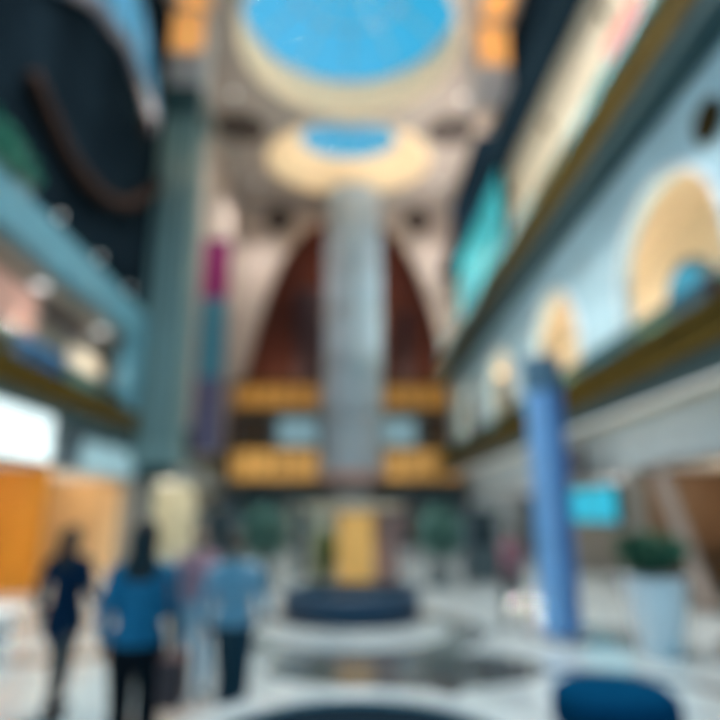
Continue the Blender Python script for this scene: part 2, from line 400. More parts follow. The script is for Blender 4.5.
# left side
struct('wall_left', B(-8.0,-7.6,-1,24.8,8.9,ZC), M['dark'])
struct('wall_left_far', B(-8.0,-7.6,24.8,38,5.2,ZC), M['beige'])
struct('wall_left_gallery', B(-8.7,-8.5,-1,24.8,5.16,7.69), M['taupe'])
struct('trim_7', B(-7.72,-7.3,-1,20.9,7.8,8.88), M['band'])
struct('ceiling_left_gallery', B(-8.7,-7.74,-1,24.8,7.7,7.9), M['taupe'])
struct('trim_8', B(-7.9,-7.3,20.0,20.89,5.2,7.79), M['band'])
balcony('left gallery balcony with olive gold band above the shops', -8.49,-7.4,-1,20.8,4.45,5.15,-1,.55,M['gold'],14)
balcony('far left gallery balcony behind the tall teal pillar', -9.0,-7.4,24.9,37.9,4.45,5.15,-1,.55,M['gold'],9)
# dark wall features
t = thing('lit_window','curved blue lit window on the dark wall, top left','window',(-7.6,0,0))
low=[(11.5,14.5),(14.5,16.6),(17,17.3),(19,17.0),(20.2,16.3)]; up=[(20.5,16.9),(19.4,18.6),(17.8,19.8),(15.6,20.8),(11.5,21.2)]
obj('glass', prism(BM(), low+up, .02,.12,'x'), M['arch_blue'], t)
obj('sill', tube(BM(), [(.16,a,b-.25) for a,b in low], [.24,.24,.22,.2,.15], 8), M['lilac'], t)
obj('frame', tube(BM(), [(.12,a,b) for a,b in up], .08, 8), M['lilac'], t)
for y,z0,z1 in ((13.5,15.95,20.95),(15.5,16.9,20.7),(17.5,17.25,19.9),(19,17.05,18.8)):
    obj('mullion', B(.12,.16,y-.04,y+.04,z0,z1), M['blackm'], t)
def spline(P, n=6):
    out=[]; P=[P[0]]+list(P)+[P[-1]]
    for k in range(1,len(P)-2):
        a,b,c,d=[Vector(q) for q in P[k-1:k+3]]
        for q in range(n):
            u=q/n; out.append(.5*((2*b)+(c-a)*u+(2*a-5*b+4*c-d)*u*u+(3*b-3*c+d-a)*u**3))
    return out+[Vector(P[-1])]
t = obj('curved_ledge', tube(BM(), spline([(-7.37,12,11.7),(-7.37,14,11.0),(-7.37,16,11.0),(-7.37,18,11.7),(-7.37,20,13.2),(-7.37,21,14.2)]), .2, 14), M['bronze'], None, True)
tag(t,'dim bronze curved ledge low on the dark left wall','ledge')
t = thing('wall_lamp','amber wall lamp under the blue window on the dark wall','lamp',(-7.6,19.0,15.4))
obj('bracket', B(.002,.2,-.05,.05,-.05,.05), M['bronze'], t); obj('shade', lathe(BM(),[(.16,-.25),(.24,.25)],.32,0,18), M['bronze'], t); obj('bulb', ball(BM(),(.32,0,.30),.1,12), M['lamp_warm'], t, True)
point((-7.0,19.3,16.1), 45, WARM, .15)

# pillars
M['niche'] = mat('amber_light_diffuser',(.70,.33,.10),.5,emit=.58,var=.15,scale=1.)
M['pier_grey']=mat('pier_grey_stone',(.42,.42,.43),.6)
t = thing('pillar','tall teal grey pillar rising left of the arch','pillar',(-6.85,22.1,0))
obj('shaft', B(-.74,.74,-.74,.74,4.2,17.6,bev=.06), M['teal_pillar'], t)
obj('base', B(-.85,.85,-.85,.85,3.5,4.2,bev=.05), M['teal_pillar'], t)
obj('capital', B(-.84,.84,-.84,.84,17.6,19.0,bev=.08), M['teal_metal'], t)
obj('upper_pier', B(-.7,.7,-.7,.7,19.0,ZC-.001), M['pier_grey'], t)
obj('lit_box', B(-.66,.66,-.78,-.702,20.75,22.7), M['niche'], t)
obj('bracket', B(-.85,.6,-.3,.3,3.0,3.5,bev=.05), M['teal_metal'], t)
t2=thing('ceiling_pier','short pale grey pier under the ceiling right of the large skylight','pier',(6.3,22.6,18.6))
obj('block',B(-.7,.7,-.7,.7,0,ZC-18.601),M['pier_grey'],t2); obj('foot',B(-.8,.88,-.8,.8,-.3,-.001,bev=.05),M['beige'],t2); obj('lit_box',B(-.66,.66,-.78,-.702,2.15,4.1),M['niche'],t2)
for k in (-1,1): obj('fillet', B(k*.4-.06,k*.4+.06,-.80,-.742,4.25,17.5), M['teal_metal'], t)

# warm ceiling niches near the big skylight
def niche(label, x0,x1,y0,y1):
    t = thing('ceiling_light', label,'light',((x0+x1)/2,(y0+y1)/2,ZC)); hx=(x1-x0)/2; hy=(y1-y0)/2
    bmf=BM()
    for a in ((-hx,hx,-hy,-hy+.15),(-hx,hx,hy-.15,hy),(-hx,-hx+.15,-hy+.15,hy-.15),(hx-.15,hx,-hy+.15,hy-.15)): box(bmf,*a,-.2,-.002)
    obj('frame', bmf, M['ceiling'], t); obj('diffuser', B(-hx+.16,hx-.16,-hy+.16,hy-.16,-.06,-.004), M['niche'], t)
    return t
niche('amber ceiling light panel left of the large skylight', -7.2,-5.65,15,21.2)
niche('amber ceiling light panel right of the large skylight', 5.5,7.0,15,21.6)
# dark roundels
def roundel(loc, r, horiz, label):
    t = thing('ceiling_roundel' if horiz else 'wall_roundel', label,'roundel',loc)
    if horiz:
        obj('disc', lathe(BM(),[(r,-.10),(r,-.002)],n=36), M['roundel'], t)
        obj('rim', tube(BM(),[(r*1.04*math.cos(2*PI*i/36),r*1.04*math.sin(2*PI*i/36),-.1) for i in range(37)],.08,8), M['ceiling'], t, True)
    else:
        obj('disc', prism(BM(),[(r*math.cos(2*PI*i/36),r*math.sin(2*PI*i/36)) for i in range(36)],-.10,-.002,'y'), M['roundel'], t)
        obj('rim', tube(BM(),[(r*1.04*math.cos(2*PI*i/36),-.1,r*1.04*math.sin(2*PI*i/36)) for i in range(37)],.08,8), M['beige'], t, True)
M['roundel'] = mat('dark_brown_roundel',(.045,.03,.024),.6)
roundel((-6.0,29.3,ZC),1.4,True,'dark ceiling roundel left between the two skylights')
roundel((5.75,29.3,ZC),1.4,True,'dark ceiling roundel right between the two skylights')
roundel((-4.8,38,21.65),1.05,False,'dark wall roundel above the left shoulder of the arch')
roundel((4.8,38,21.65),1.05,False,'dark wall roundel above the right shoulder of the arch')

# end wall with tall arch
hw=6.85; zb=10.2; zt=22.1
pr=[(-7.6,3.6+6.6),(-hw,10.2)]
for i in range(33):
    x=-hw+2*hw*i/32; pr.append((x, zb+.001+(zt-zb)*(1-abs(x/hw)**3.1)))
pr+=[(hw,10.2),(7.6,10.2)]
struct('wall_back', profile_plate(BM(), pr, ZC, 38,38.9,'y'), M['beige'])
ap=[(x,37.93,z) for x,z in pr[2:-2]]
struct('trim_9', tube(BM(), ap, .14, 8), M['beige'] if 'beige' in M else M['beige'], True)
# closing walls at the far corners
struct('wall_far_right', B(7.0,10.0,40.1,40.3,0,10.2), M['grey_wall'])
struct('wall_far_left', B(-9.0,-7.61,38.0,38.3,0,10.2), M['grey_wall'])
struct('wall_right_outer', B(10.6,10.8,-1,38,0,4.3), M['grey_wall'])
# hall beyond the arch
struct('wall_beyond', B(-8,8,46,46.3,0,24), M['redwood'])
struct('wall_beyond_left', B(-8.3,-8,38.9,46,0,24), M['redwood'])
struct('wall_beyond_right', B(8,8.3,38.9,46,0,24), M['redwood'])
struct('ceiling_beyond', B(-8,8,38.9,46,24,24.3), M['redwood'])
for i,(x0,x1) in enumerate(((-4.0,-1.9),(3.9,4.9))):
    b=BM(); n=24
    pts=[]
    for k in range(n+1): pts.append((x0+(x1-x0)*k/n, 44.2+.15*math.sin(k*2.2)))
    pts+= [(x1,44.75),(x0,44.75)]
    prism(b,pts,10.4,19 if i==0 else 17,'z')
    tag(obj('hanging_curtain',b,M['plum']), ['plum grey curtain hanging left of the white shaft','plum grey curtain hanging right of the white shaft'][i],'curtain')
# gold balconies across the end, their lit look painted as panel glow
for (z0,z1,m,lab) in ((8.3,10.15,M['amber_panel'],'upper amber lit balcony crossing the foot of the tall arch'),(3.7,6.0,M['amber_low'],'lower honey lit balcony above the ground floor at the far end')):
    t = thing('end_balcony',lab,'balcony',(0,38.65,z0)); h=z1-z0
    obj('slab', B(-7.55,7.55,-.3,1.4,.05,h-.35), M['beige'], t)
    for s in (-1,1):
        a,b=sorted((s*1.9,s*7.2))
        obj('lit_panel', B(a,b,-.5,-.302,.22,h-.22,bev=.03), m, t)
        a,b=sorted((s*1.8,s*7.4))
        obj('cornice', B(a,b,-.58,-.302,h-.2,h), M['gold'], t); obj('moulding', B(a,b,-.56,-.302,0,.2), M['gold'], t)
        for k in range(5):
            x=s*(2.5+k*1.1); obj('stile', B(x-.05,x+.05,-.54,-.502,.22,h-.22), M['gold'], t)
# white shaft
t = thing('lift_shaft','tall frosted white cylindrical shaft standing in the arch','shaft',(0.35,36.0,4.2))
b=BM(); n=48; prof=[]
for i in range(n):
    a=2*PI*i/n; r=1.75+(.05 if i%4<2 else 0); prof.append((r*math.cos(a),r*math.sin(a)))
prism(b,prof,0,18.2,'z'); obj('cladding',b,M['shaft'],t)
for z in (3.2,6.4,9.6,12.8,16): obj('collar', lathe(BM(),[(1.82,z),(1.9,z+.04),(1.9,z+.16),(1.82,z+.2)],n=48), M['steel'], t)
obj('foot_ring', lathe(BM(),[(1.2,-.7),(1.95,-.25),(1.95,0)],n=48), M['pink'], t)
t = thing('pedestal','round rosy stone pedestal carrying the white shaft','pedestal',(0.35,36.0,0))
obj('drum', lathe(BM(),[(1.5,0),(1.5,.3),(1.15,.4),(1.1,3.2),(1.15,3.49)],n=40), M['grey_wall'], t, False)
# mid level between the end balconies (z 6..8.3): back wall panels
struct('wall_end_middle', B(-7.6,7.6,39.9,40.1,6.0,8.3), M['grey_wall'])
for s,nm in ((-1,'left'),(1,'right')):
    a,b=sorted((s*1.9,s*4.6))
    t=thing('end_window','pale lit window strip between the amber balconies, %s of the shaft'%nm,'window',((a+b)/2,39.9,7.15))
    obj('frame',B(-1.35,1.35,-.1,-.002,-.95,.95),M['steel'],t); obj('pane',B(-1.28,1.28,-.14,-.101,-.88,.88),M['sign_pale'],t)
    a,b=sorted((s*5,s*7.2)); tag(obj('door_panel',B(a,b,39.7,39.89,6.0,8.2),M['wood']),'dark wooden panel at the %s end between the amber balconies'%nm,'panel')
# ground floor at the far end
struct('wall_end_ground', B(-8,8,39.9,40.1,0,3.7), M['grey_wall'])
for i,(x0,x1,m,l) in enumerate(((-6.8,-4.4,'display_dim','far dark green shopfront at left of the end wall'),(-4.0,-1.4,'sand_wall','far sandy shopfront left of the pedestal'),(1.9,4.2,'rose','far rose brown shopfront right of the pedestal'),(4.6,6.9,'display_dim','far dark green shopfront at right of the end wall'))):
    if m=='display_dim' and m not in M: M[m]=mat('dim_green_display',(.05,.10,.10),.4)
    t=thing('shopfront',l,'shopfront',((x0+x1)/2,39.9,0)); w=(x1-x0)/2
    obj('frame',B(-w,w,-.15,-.002,0,3.3),M['blackm'],t); obj('window_pane',B(-w+.12,w-.12,-.2,-.151,.3,2.6),M[m],t); obj('sign_board',B(-w+.12,w-.12,-.24,-.151,2.7,3.2),M['teal_metal'],t)

# ------------------------------------------------------------------ left ground-floor shops
def shop(side, x, y0, y1, zt, wallm, depth, label_struct, floorm=None):
    """open room behind plane x"""
    xb = x+side*depth
    a,b=sorted((xb,xb+side*.1)); struct('wall_'+label_struct+'_back',B(a,b,y0,y1,0,zt),wallm)
    a,b=sorted((x,xb)); struct('wall_'+label_struct+'_near',B(a,b,y0-.1,y0,0,zt),wallm); struct('wall_'+label_struct+'_far',B(a,b,y1,y1+.1,0,zt),wallm)
    struct('ceiling_'+label_struct,B(a,b,y0-.1,y1+.1,zt,zt+.15),M['white'])
shop(-1,-7.7,6.0,15.2,2.95,M['orange_wall'],3.2,'orange_shop')
shop(-1,-7.7,15.6,21.0,2.95,M['peach_wall'],3.2,'peach_shop')
shop(-1,-7.7,24.9,31.5,3.3,M['sand_wall'],2.6,'sand_shop')
for y,e,c in ((8,30,WARM),(10.5,40,WARM),(13,40,WARM),(16.4,11,WARM),(18.2,11,WARM),(20,11,WARM)): point((-8.8,y,2.5), e, c, .2)
for y in (26.5,29.5): point((-8.6,y,2.8), 38, (1,.9,.7), .2)
def shoplamp(x,y,z,lab,grp):
    L=thing('track_light',lab,'lamp',(x,y,z+.001),group=grp); obj('housing',lathe(BM(),[(.07,-.14),(.06,-.001)],n=14),M['blackm'],L); obj('lens',lathe(BM(),[(.06,-.16),(.06,-.141)],n=14),M['lamp_warm'],L)
for i,y in enumerate((8,10.5,13)): shoplamp(-8.8,y,2.95,['nearest','middle','farthest'][i]+' of three small spotlights in the orange shop ceiling','orange shop spotlights')
for i,y in enumerate((15.8,18,20)): shoplamp(-8.8,y,2.95,['nearest','middle','farthest'][i]+' of three small spotlights in the peach shop ceiling','peach shop spotlights')
# left fascia over shops
struct('trim_10', B(-7.95,-7.7,-1,22.2,3.0,4.45), M['pale_dull'] if 'pale_dull' in M else mat('slate_blue_fascia',(.16,.22,.26),.5))
panel('shop_sign','bright white lit sign above the orange shop, left edge','sign',-7.7,10.4,15.6,3.05,4.35,M['sign_white'],M['steel'],side=-1,th=.12)
panel('shop_sign','pale blue lit sign above the peach shop, right of the white sign','sign',-7.7,17.4,22.6,3.0,4.0,M['sign_pale'],M['steel'],side=-1,th=.12)
struct('wall_left_ground', B(-7.95,-7.75,31.6,37.9,0,3.34), M['taupe'])
struct('wall_left_ground_pier', B(-7.95,-7.75,22.21,24.79,0,5.3), M['grey_wall'])
struct('wall_left_low', B(-8.0,-7.8,24.8,38,4.41,5.19), M['beige'])
struct('trim_11', B(-7.95,-7.7,24.9,37.9,3.35,4.45), M['pale_fascia'])
for i,(y0,y1) in enumerate(((15.3,15.5),(21.1,22.2))): struct('trim_%d'%(12+i), B(-7.95,-7.45,y0,y1,0,2.99), M[('orange_wall','taupe')[i]])
# shelves with goods in orange/peach shops
def shelf(loc, label, cols, goods=True):
    t=thing('shelf_unit',label,'shelf',loc,group='shop shelf units')
    obj('side_panel',B(-.02,.38,-1.0,-.96,0,2.0),M['shelfm'],t); obj('side_panel',B(-.02,.38,.96,1.0,0,2.0),M['shelfm'],t); obj('back_panel',B(-.04,-.021,-1.0,1.0,0,2.0),M['shelfm'],t)
    for z in (.1,.55,1.0,1.45,1.9): obj('shelf',B(-.02,.38,-.96,.96,z,z+.03),M['shelfm'],t)
    if goods:
        k=0
        for z in (.13,.58,1.03,1.48):
            for j in range(5):
                y=-.8+j*.4; h=.2+.12*random.random(); m=M[random.choice(cols)]
                o=B(loc[0]+.06,loc[0]+.3,loc[1]+y-.12,loc[1]+y+.12,loc[2]+z+.001,loc[2]+z+h,bev=.02)
                tag(obj('gift_box',o,m),'small shop box on the shelves of the '+label.split(' in the ')[1],'box','boxes on the '+label.split(' in the ')[1]+' shelves'); k+=1
shelf((-10.6,10.0,0),'near wooden shelf unit in the orange shop',['ochre','cloth_red','orange_wall','bag'])
shelf((-10.6,12.6,0),'far wooden shelf unit in the orange shop',['ochre','orange_wall','bag'])
shelf((-10.6,17.2,0),'wooden shelf unit in the peach shop',['peach_wall','white','cloth_red','sand_wall'])
shelf((-10.0,28.0,0),'wooden shelf unit in the sand shop',['white','sand_wall','leaf_dull'])
# white bench at the shop mouth
t=thing('bench','long low white bench along the left shops','bench',(-5.2,8.7,0))
obj('seat',B(-.28,.28,-1.3,1.3,.38,.46,bev=.02),M['white'],t)
for y in (-1.0,1.0): obj('leg',B(-.24,.24,y-.06,y+.06,0,.38),M['white'],t)

# level two left gallery contents
panel('shop_window','salmon lit shop window on left gallery, left edge','window',-8.5,12.3,15.6,6.4,7.6,M['salmon'] if 'salmon' in M else mat('salmon_display',(.55,.32,.26),.5,emit=.3),M['steel'],side=-1)
panel('shop_window','cream lit shop window on left gallery behind the balcony','window',-8.5,17.6,20.2,5.4,6.9,mat('cream_display',(.62,.52,.38),.5,emit=.45),M['steel'],side=-1)
panel('shop_window','dark brown shop window on left gallery between the lit ones','window',-8.5,15.8,18.6,7.0,7.6,mat('brown_display',(.10,.06,.06),.5),M['steel'],side=-1)
panel('shop_sign','small blue lit sign low behind the left gallery balcony','sign',-8.2,14.2,16.8,5.3,6.2,M['sign_blue'],M['blackm'],side=-1)
for i,y in enumerate((11,15,19,23)): point((-7.95,y,6.6), 9, NEU, .2)
for i,y in enumerate((11,15,19,23)):
    L=thing('ceiling_lamp',['flat round ceiling lamp in left gallery, nearest','flat round ceiling lamp in left gallery, second nearest','flat round ceiling lamp in left gallery, third along','flat round ceiling lamp in left gallery, farthest'][i],'lamp',(-8.1,y,7.7),group='left gallery ceiling lamps')
    obj('rim',lathe(BM(),[(.22,-.06),(.22,-.001)],n=24),M['steel'],L); obj('diffuser',lathe(BM(),[(.19,-.08),(.19,-.061)],n=24),M['lamp_white'],L)

# hanging banner
t=thing('hanging_banner','tall narrow banner, magenta at top, blue and purple below','banner',(-6.6,28.2,4.6))
obj('banner_head',B(-.68,.68,-.015,.015,7.6,10.8),M['magenta'],t)
obj('banner_middle',B(-.68,.68,-.015,.015,3.6,7.598),M['banner_teal'],t)
obj('banner_foot',B(-.68,.68,-.015,.015,0,3.598),M['banner_purple'],t)
obj('top_rod',tube(BM(),[(-.74,0,10.85),(.74,0,10.85)],.05,8),M['steel'],t); obj('bottom_rod',tube(BM(),[(-.74,0,-.05),(.74,0,-.05)],.05,8),M['steel'],t)
for k in (-.7,.7): obj('cable',tube(BM(),[(k,0,10.88),(k,0,ZC-4.6)],.015,6),M['steel'],t)

# ------------------------------------------------------------------ right ground floor
struct('trim_14', B(7.6,7.9,-1,37.9,2.95,4.3), M['pale_fascia'])
shop(1,7.6,9.8,15.4,2.93,M['wood'],3.0,'brown_shop')
shop(1,7.6,16.6,22.4,2.93,M['taupe'],3.0,'taupe_shop')
shop(1,7.6,23.4,36.0,2.93,M['pale_fascia'],3.0,'pale_shop')
for i,(y0,y1,m) in enumerate(((15.5,16.5,'taupe'),(22.5,23.3,'white'),(36.1,37.9,'pale_fascia'),(-1,9.7,'wood'))): struct('trim_%d'%(15+i), B(7.55,8.0,y0,y1,0,2.94), M[m])
point((9.2,13,2.3),70,WARM,.2); point((9.2,19.5,2.3),60,NEU,.2)
for y in (26,30,34): point((9,y,2.4),13,NEU,.2)
shelf((8.9,12.6,0),'brown shelf unit in the brown shop',['cloth_taupe','ochre','wood'])
# slanted timber sales counter / open leaf door
t=thing('timber_screen','leaning beige timber screen at the brown shop entrance','screen',(7.2,13.2,0))
obj('board',prism(BM(),[(-.9,.0),(-.35,.0),(.95,2.8),(.4,2.8)],-.04,.04,'x'),M['beige'],t)
obj('foot',B(-.25,.25,-1.0,-.3,-.0,.06),M['wood'],t); obj('strut',tube(BM(),[(.0,.55,2.2),(.22,.6,.0)],.03,8),M['wood'],t)
# cyan screen
t=thing('lit_sign','bright cyan lit sign over the shop right of the blue banner','sign',(7.35,18.6,2.1))
obj('housing',B(-.04,.16,-2.1,2.1,-.55,.55),M['blackm'],t); obj('face',B(-.08,-.041,-2.02,2.02,-.48,.48),M['sign_cyan'],t)
for y in (-1.6,1.6): obj('hanger',B(.04,.08,y-.03,y+.03,.55,2.18),M['steel'],t)
t=thing('display_monitor','dark grey monitor hanging above the cyan sign','monitor',(7.0,19.0,3.45))
obj('housing',B(0,.12,-1.0,1.0,-.42,.42,bev=.02),M['blackm'],t); obj('screen',B(-.02,-.001,-.94,.94,-.36,.36),mat('dim_monitor',(.10,.09,.11),.3),t)
for y in (-.5,.5): obj('hanger',B(.04,.08,y-.02,y+.02,.42,.83),M['steel'],t)

# blue totem
t=thing('advertising_pillar','tall slim blue advertising pillar standing on the floor, right','pillar',(3.25,9.7,0),math.radians(38))
obj('base_plate',B(-.34,.34,-.34,.34,0,.06,bev=.015),M['steel'],t)
w=.20
obj('left_panel',B(-w-.02,-w,-w,w,.08,3.75),M['banner_blue'],t)
obj('core',B(-w+.001,w-.001,-w+.001,w-.001,.06,3.78),M['banner_deep'],t)
obj('front_panel',B(-w,w,-w-.02,-w,.08,3.75),M['banner_deep'],t)
obj('right_panel',B(w,w+.02,-w,w,.08,3.75),M['banner_deep'],t)
obj('head_box',B(-w-.03,w+.03,-w-.03,w+.03,3.781,4.35,bev=.02),M['banner_head'],t)

# ------------------------------------------------------------------ plants
def leafy(bm, c, r, n, ls, squash=1., seed=1):
    rnd=random.Random(seed)
    for _ in range(n):
        d=Vector((rnd.gauss(0,1),rnd.gauss(0,1),rnd.gauss(0,1)*squash)).normalized()
        p=Vector(c)+Vector((d.x*r[0],d.y*r[1],d.z*r[2]))*(rnd.random()**.4)
        a=Vector((rnd.gauss(0,1),rnd.gauss(0,1),rnd.gauss(0,.6))).normalized(); b=a.orthogonal().normalized(); b=(Matrix.Rotation(rnd.random()*6.28,3,a)@b)
        L=ls*(.7+.6*rnd.random()); w=L*.28
        v=[bm.verts.new(p),bm.verts.new(p+a*L*.5+b*w),bm.verts.new(p+a*L),bm.verts.new(p+a*L*.5-b*w)]
        bm.faces.new(v)
    return bm
def potplant(name,label,loc,ph,pr0,pr1,potm,leafm,fh,fr,n,ls,seed,trunk=True):
    t=thing(name,label,'plant',loc)
    obj('pot',lathe(BM(),[(pr0,0),(pr1,ph*.97),(pr1+.02,ph*.97),(pr1+.02,ph),(pr1-.05,ph),(pr1-.07,ph-.08)],n=32),potm,t)
    obj('soil',lathe(BM(),[(pr1-.075,ph-.07),(pr1-.075,ph-.05)],n=24),M['soil'],t)
    if trunk:
        obj('trunk',tube(BM(),[(0,0,ph-.05),(.02,.01,ph+fh*.35),(-.02,.02,ph+fh*.7)],[.045,.035,.02],8),M['bark'],t,True)
    c=(0,0,ph+fh*.58); b=leafy(BM(),c,(fr,fr,fh*.45),n,ls,1,seed)
    obj('foliage',b,leafm,t)
    return t
potplant('potted_shrub','dark green shrub in a tall white planter, right foreground',(4.25,8.7,0),.98,.27,.42,M['white'],M['leaf'],.55,.42,900,.16,3,False)
potplant('potted_tree','dull green potted tree left of the golden kiosk',(-2.15,16.2,0),.5,.25,.34,M['terra'],M['leaf_dull'],1.5,.62,1400,.16,4)
potplant('potted_tree','dull green potted tree right of the golden kiosk',(2.45,16.4,0),.5,.25,.34,M['terra'],M['leaf_dull'],1.5,.58,1400,.16,5)
t=thing('ivy_trough','green ivy trough on the left ledge under the dark wall','plant',(-7.45,11.0,8.899))
obj('trough',B(-.14,.14,-1.6,1.6,-.018,.3),M['terra'],t); obj('foliage',leafy(BM(),(.14,0,.5),(.10,1.7,.45),1500,.2,1,8),mat('bright_teal_leaf',(.04,.24,.17),.6,var=.3),t)
t=thing('ivy_trough','teal green foliage trough on upper right balcony near the red sign','plant',(6.35,12.3,11.02))
obj('trough',B(-.2,.2,-1.7,1.7,-.018,.3),M['terra'],t); obj('foliage',leafy(BM(),(0,0,.75),(.26,1.8,.6),1700,.2,1,9),M['leaf_dull'],t)

# ------------------------------------------------------------------ centre of the hall
t=thing('round_planter','low round dark blue tiled basin in the middle distance','basin',(0.1,11.8,0))
obj('wall',lathe(BM(),[(1.20,0),(1.26,.06),(1.26,.44),(1.22,.48),(1.12,.48),(1.10,.40),(0.02,.40)],n=56,cap=False),M['blue_glass'],t,False)
obj('plinth',lathe(BM(),[(1.34,0.0),(1.34,.05),(1.27,.05)],n=56,cap=False),M['blackm'],t)
obj('water',lathe(BM(),[(1.09,.401),(1.09,.42)],n=48),M['water'],t)
t=thing('display_kiosk','golden lit display kiosk with rose and pale side boards behind the blue basin','kiosk',(0.25,14.0,0))
point((.2,13.1,2.5),7,NEU)  # added fill for the kiosk boards, without a fixture
obj('counter',B(-1.2,1.2,-.35,.5,0,.35,bev=.03),M['blackm'],t)
obj('lit_column',B(-.45,.35,-.3,.3,.351,1.85,bev=.05),M['gold_lit'],t)
obj('side_board',B(.40,.85,-.2,.0,.351,1.9),M['rose'],t)
obj('side_board',B(-1.1,-.50,-.2,.0,.351,1.95),M['pale_lit'],t)
obj('canopy',B(-1.2,1.0,-.4,.45,1.93,2.03,bev=.03),M['pale_lit'],t)
obj('post',B(-1.15,-1.11,.3,.34,0.351,1.929),M['steel'],t); obj('post',B(.91,.95,.3,.34,0.351,1.929),M['steel'],t)
tag(obj('floral_bunch',leafy(BM(),(-.45,13.45,1.0),(.22,.15,.5),700,.12,1,12),M['olive'] if 'olive' in M else mat('olive_leaf',(.20,.22,.05),.6)),'olive green leafy bunch standing before the golden kiosk','plant')
def cart(loc,label,m,w=.8,h=1.9):
    t=thing('retail_cart',label,'cart',loc,group='dark retail carts')
    obj('body',B(-w/2,w/2,-.35,.35,.12,.95,bev=.03),m,t); obj('top_shelf',B(-w/2,w/2,-.35,.35,h-.15,h),m,t)
    obj('back_board',B(-w/2+.02,w/2-.02,.25,.3,.951,h-.151),m,t)
    for a in (-1,1):
        obj('post',B(a*(w/2-.03)-.02,a*(w/2-.03)+.02,-.33,-.29,.951,h-.151),M['steel'],t)
        for b in (-.25,.25):
            ww=prism(BM(),[(b+.06*math.cos(k*PI/8),.06+.06*math.sin(k*PI/8)) for k in range(16)],a*(w/2-.1)-.02,a*(w/2-.1)+.02,'x'); obj('wheel',ww,M['blackm'],t)
    return t
dk=mat('dark_slate_laminate',(.04,.065,.075),.5)
cart((3.7,17.0,0),'dark slate retail cart right of the right-hand potted tree',dk,1.0,1.95)
cart((-3.5,17.4,0),'dark slate retail cart left of the left-hand potted tree',dk,1.0,1.95)
cart((-1.0,19.5,0),'dark slate retail cart behind the kiosk on its left side',dk,1.2,2.1)

# foreground fountain basin
t=thing('fountain_basin','round marble fountain basin with dark water, bottom centre edge','fountain',(0.08,4.05,0))
obj('rim',lathe(BM(),[(1.28,0),(1.28,.08),(1.20,.12),(1.20,.36),(1.27,.40),(1.27,.46),(.98,.46),(.96,.30),(.02,.28)],n=72,cap=False),M['marble_rim'],t)
obj('water',lathe(BM(),[(.955,.34),(.955,.435)],n=64),M['water'],t)
obj('nozzle',lathe(BM(),[(.05,.436),(.035,.47),(.02,.48)],n=14),M['steel'],t)
# blue ottoman
t=thing('ottoman','round deep blue ottoman at the bottom right','ottoman',(2.28,5.6,0))
obj('cushion',lathe(BM(),[(.02,.40),(.30,.41),(.44,.39),(.51,.33),(.52,.26),(.52,.12),(.49,.08),(.02,.08)],n=48,cap=False),M['blue_cloth'],t,True)
obj('button',ball(BM(),(0,0,.405),(.03,.03,.012),12),M['blue_cloth'],t,True)
obj('foot_ring',lathe(BM(),[(.43,0),(.43,.079)],n=40),M['blackm'],t)

# ------------------------------------------------------------------ people
def remeshed(name, bm, m, parent, vox=.009, smooth=4):
    me=bpy.data.meshes.new(name+'_src'); bm.to_mesh(me); bm.free()
    o=bpy.data.objects.new(name,me); C.objects.link(o)
    r=o.modifiers.new('r','REMESH'); r.mode='VOXEL'; r.voxel_size=vox; r.use_smooth_shade=True
    s=o.modifiers.new('s','SMOOTH'); s.factor=.5; s.iterations=smooth
    dg=bpy.context.evaluated_depsgraph_get(); dg.update()
    ev=o.evaluated_get(dg); nm=bpy.data.meshes.new_from_object(ev)
    o.modifiers.clear(); o.data=nm; bpy.data.meshes.remove(me)
    nm.materials.clear(); nm.materials.append(m)
    for p in nm.polygons: p.use_smooth=True
    o.parent=parent
    return o
def cap(bm, a, b, ra, rb, n=14, sq=None):
    a=Vector(a); b=Vector(b); pts=[];rs=[]; d=(b-a); L=d.length; d=d/L
    for k in range(4): t=PI/2*k/4; pts.append(a-d*ra*math.cos(t)); rs.append(max(.0015,ra*math.sin(t)))
    for k in range(5): f=k/4; pts.append(a+d*L*f); rs.append(ra+(rb-ra)*f)
    for k in range(1,5): t=PI/2*k/4; pts.append(b+d*rb*math.sin(t)); rs.append(max(.0015,rb*math.cos(t)))
    tube(bm,pts,rs,n)
def hand(bm, w, d, palm_n, side, s):
    """w wrist, d direction towards fingers, palm_n palm normal"""
    w=Vector(w); d=Vector(d).normalized(); pn=Vector(palm_n); pn=(pn-d*pn.dot(d)).normalized(); lat=d.cross(pn)*side
    for k in range(4):
        off=lat*(.030-.020*k)*s
        base=w+off*.7; kn=w+d*.085*s+off
        cap(bm,base,kn,.014*s,.012*s,10)
        L=[.036,.042,.040,.030][k]*s; cur=kn; ang=.25
        for j in range(3):
            dd=(d*math.cos(ang)+pn*math.sin(ang)); nx=cur+dd*L*(1-.2*j)*.8
            cap(bm,cur,nx,(.0098-.0008*j)*s,(.0092-.0008*j)*s,8); cur=nx; ang+=.3
    t0=w+lat*.02*s+d*.02*s; t1=t0+(lat*.8+d*.6+pn*.3).normalized()*.04*s; t2=t1+(lat*.35+d*.9+pn*.3).normalized()*.032*s
    cap(bm,t0,t1,.014*s,.011*s,8); cap(bm,t1,t2,.011*s,.009*s,8)
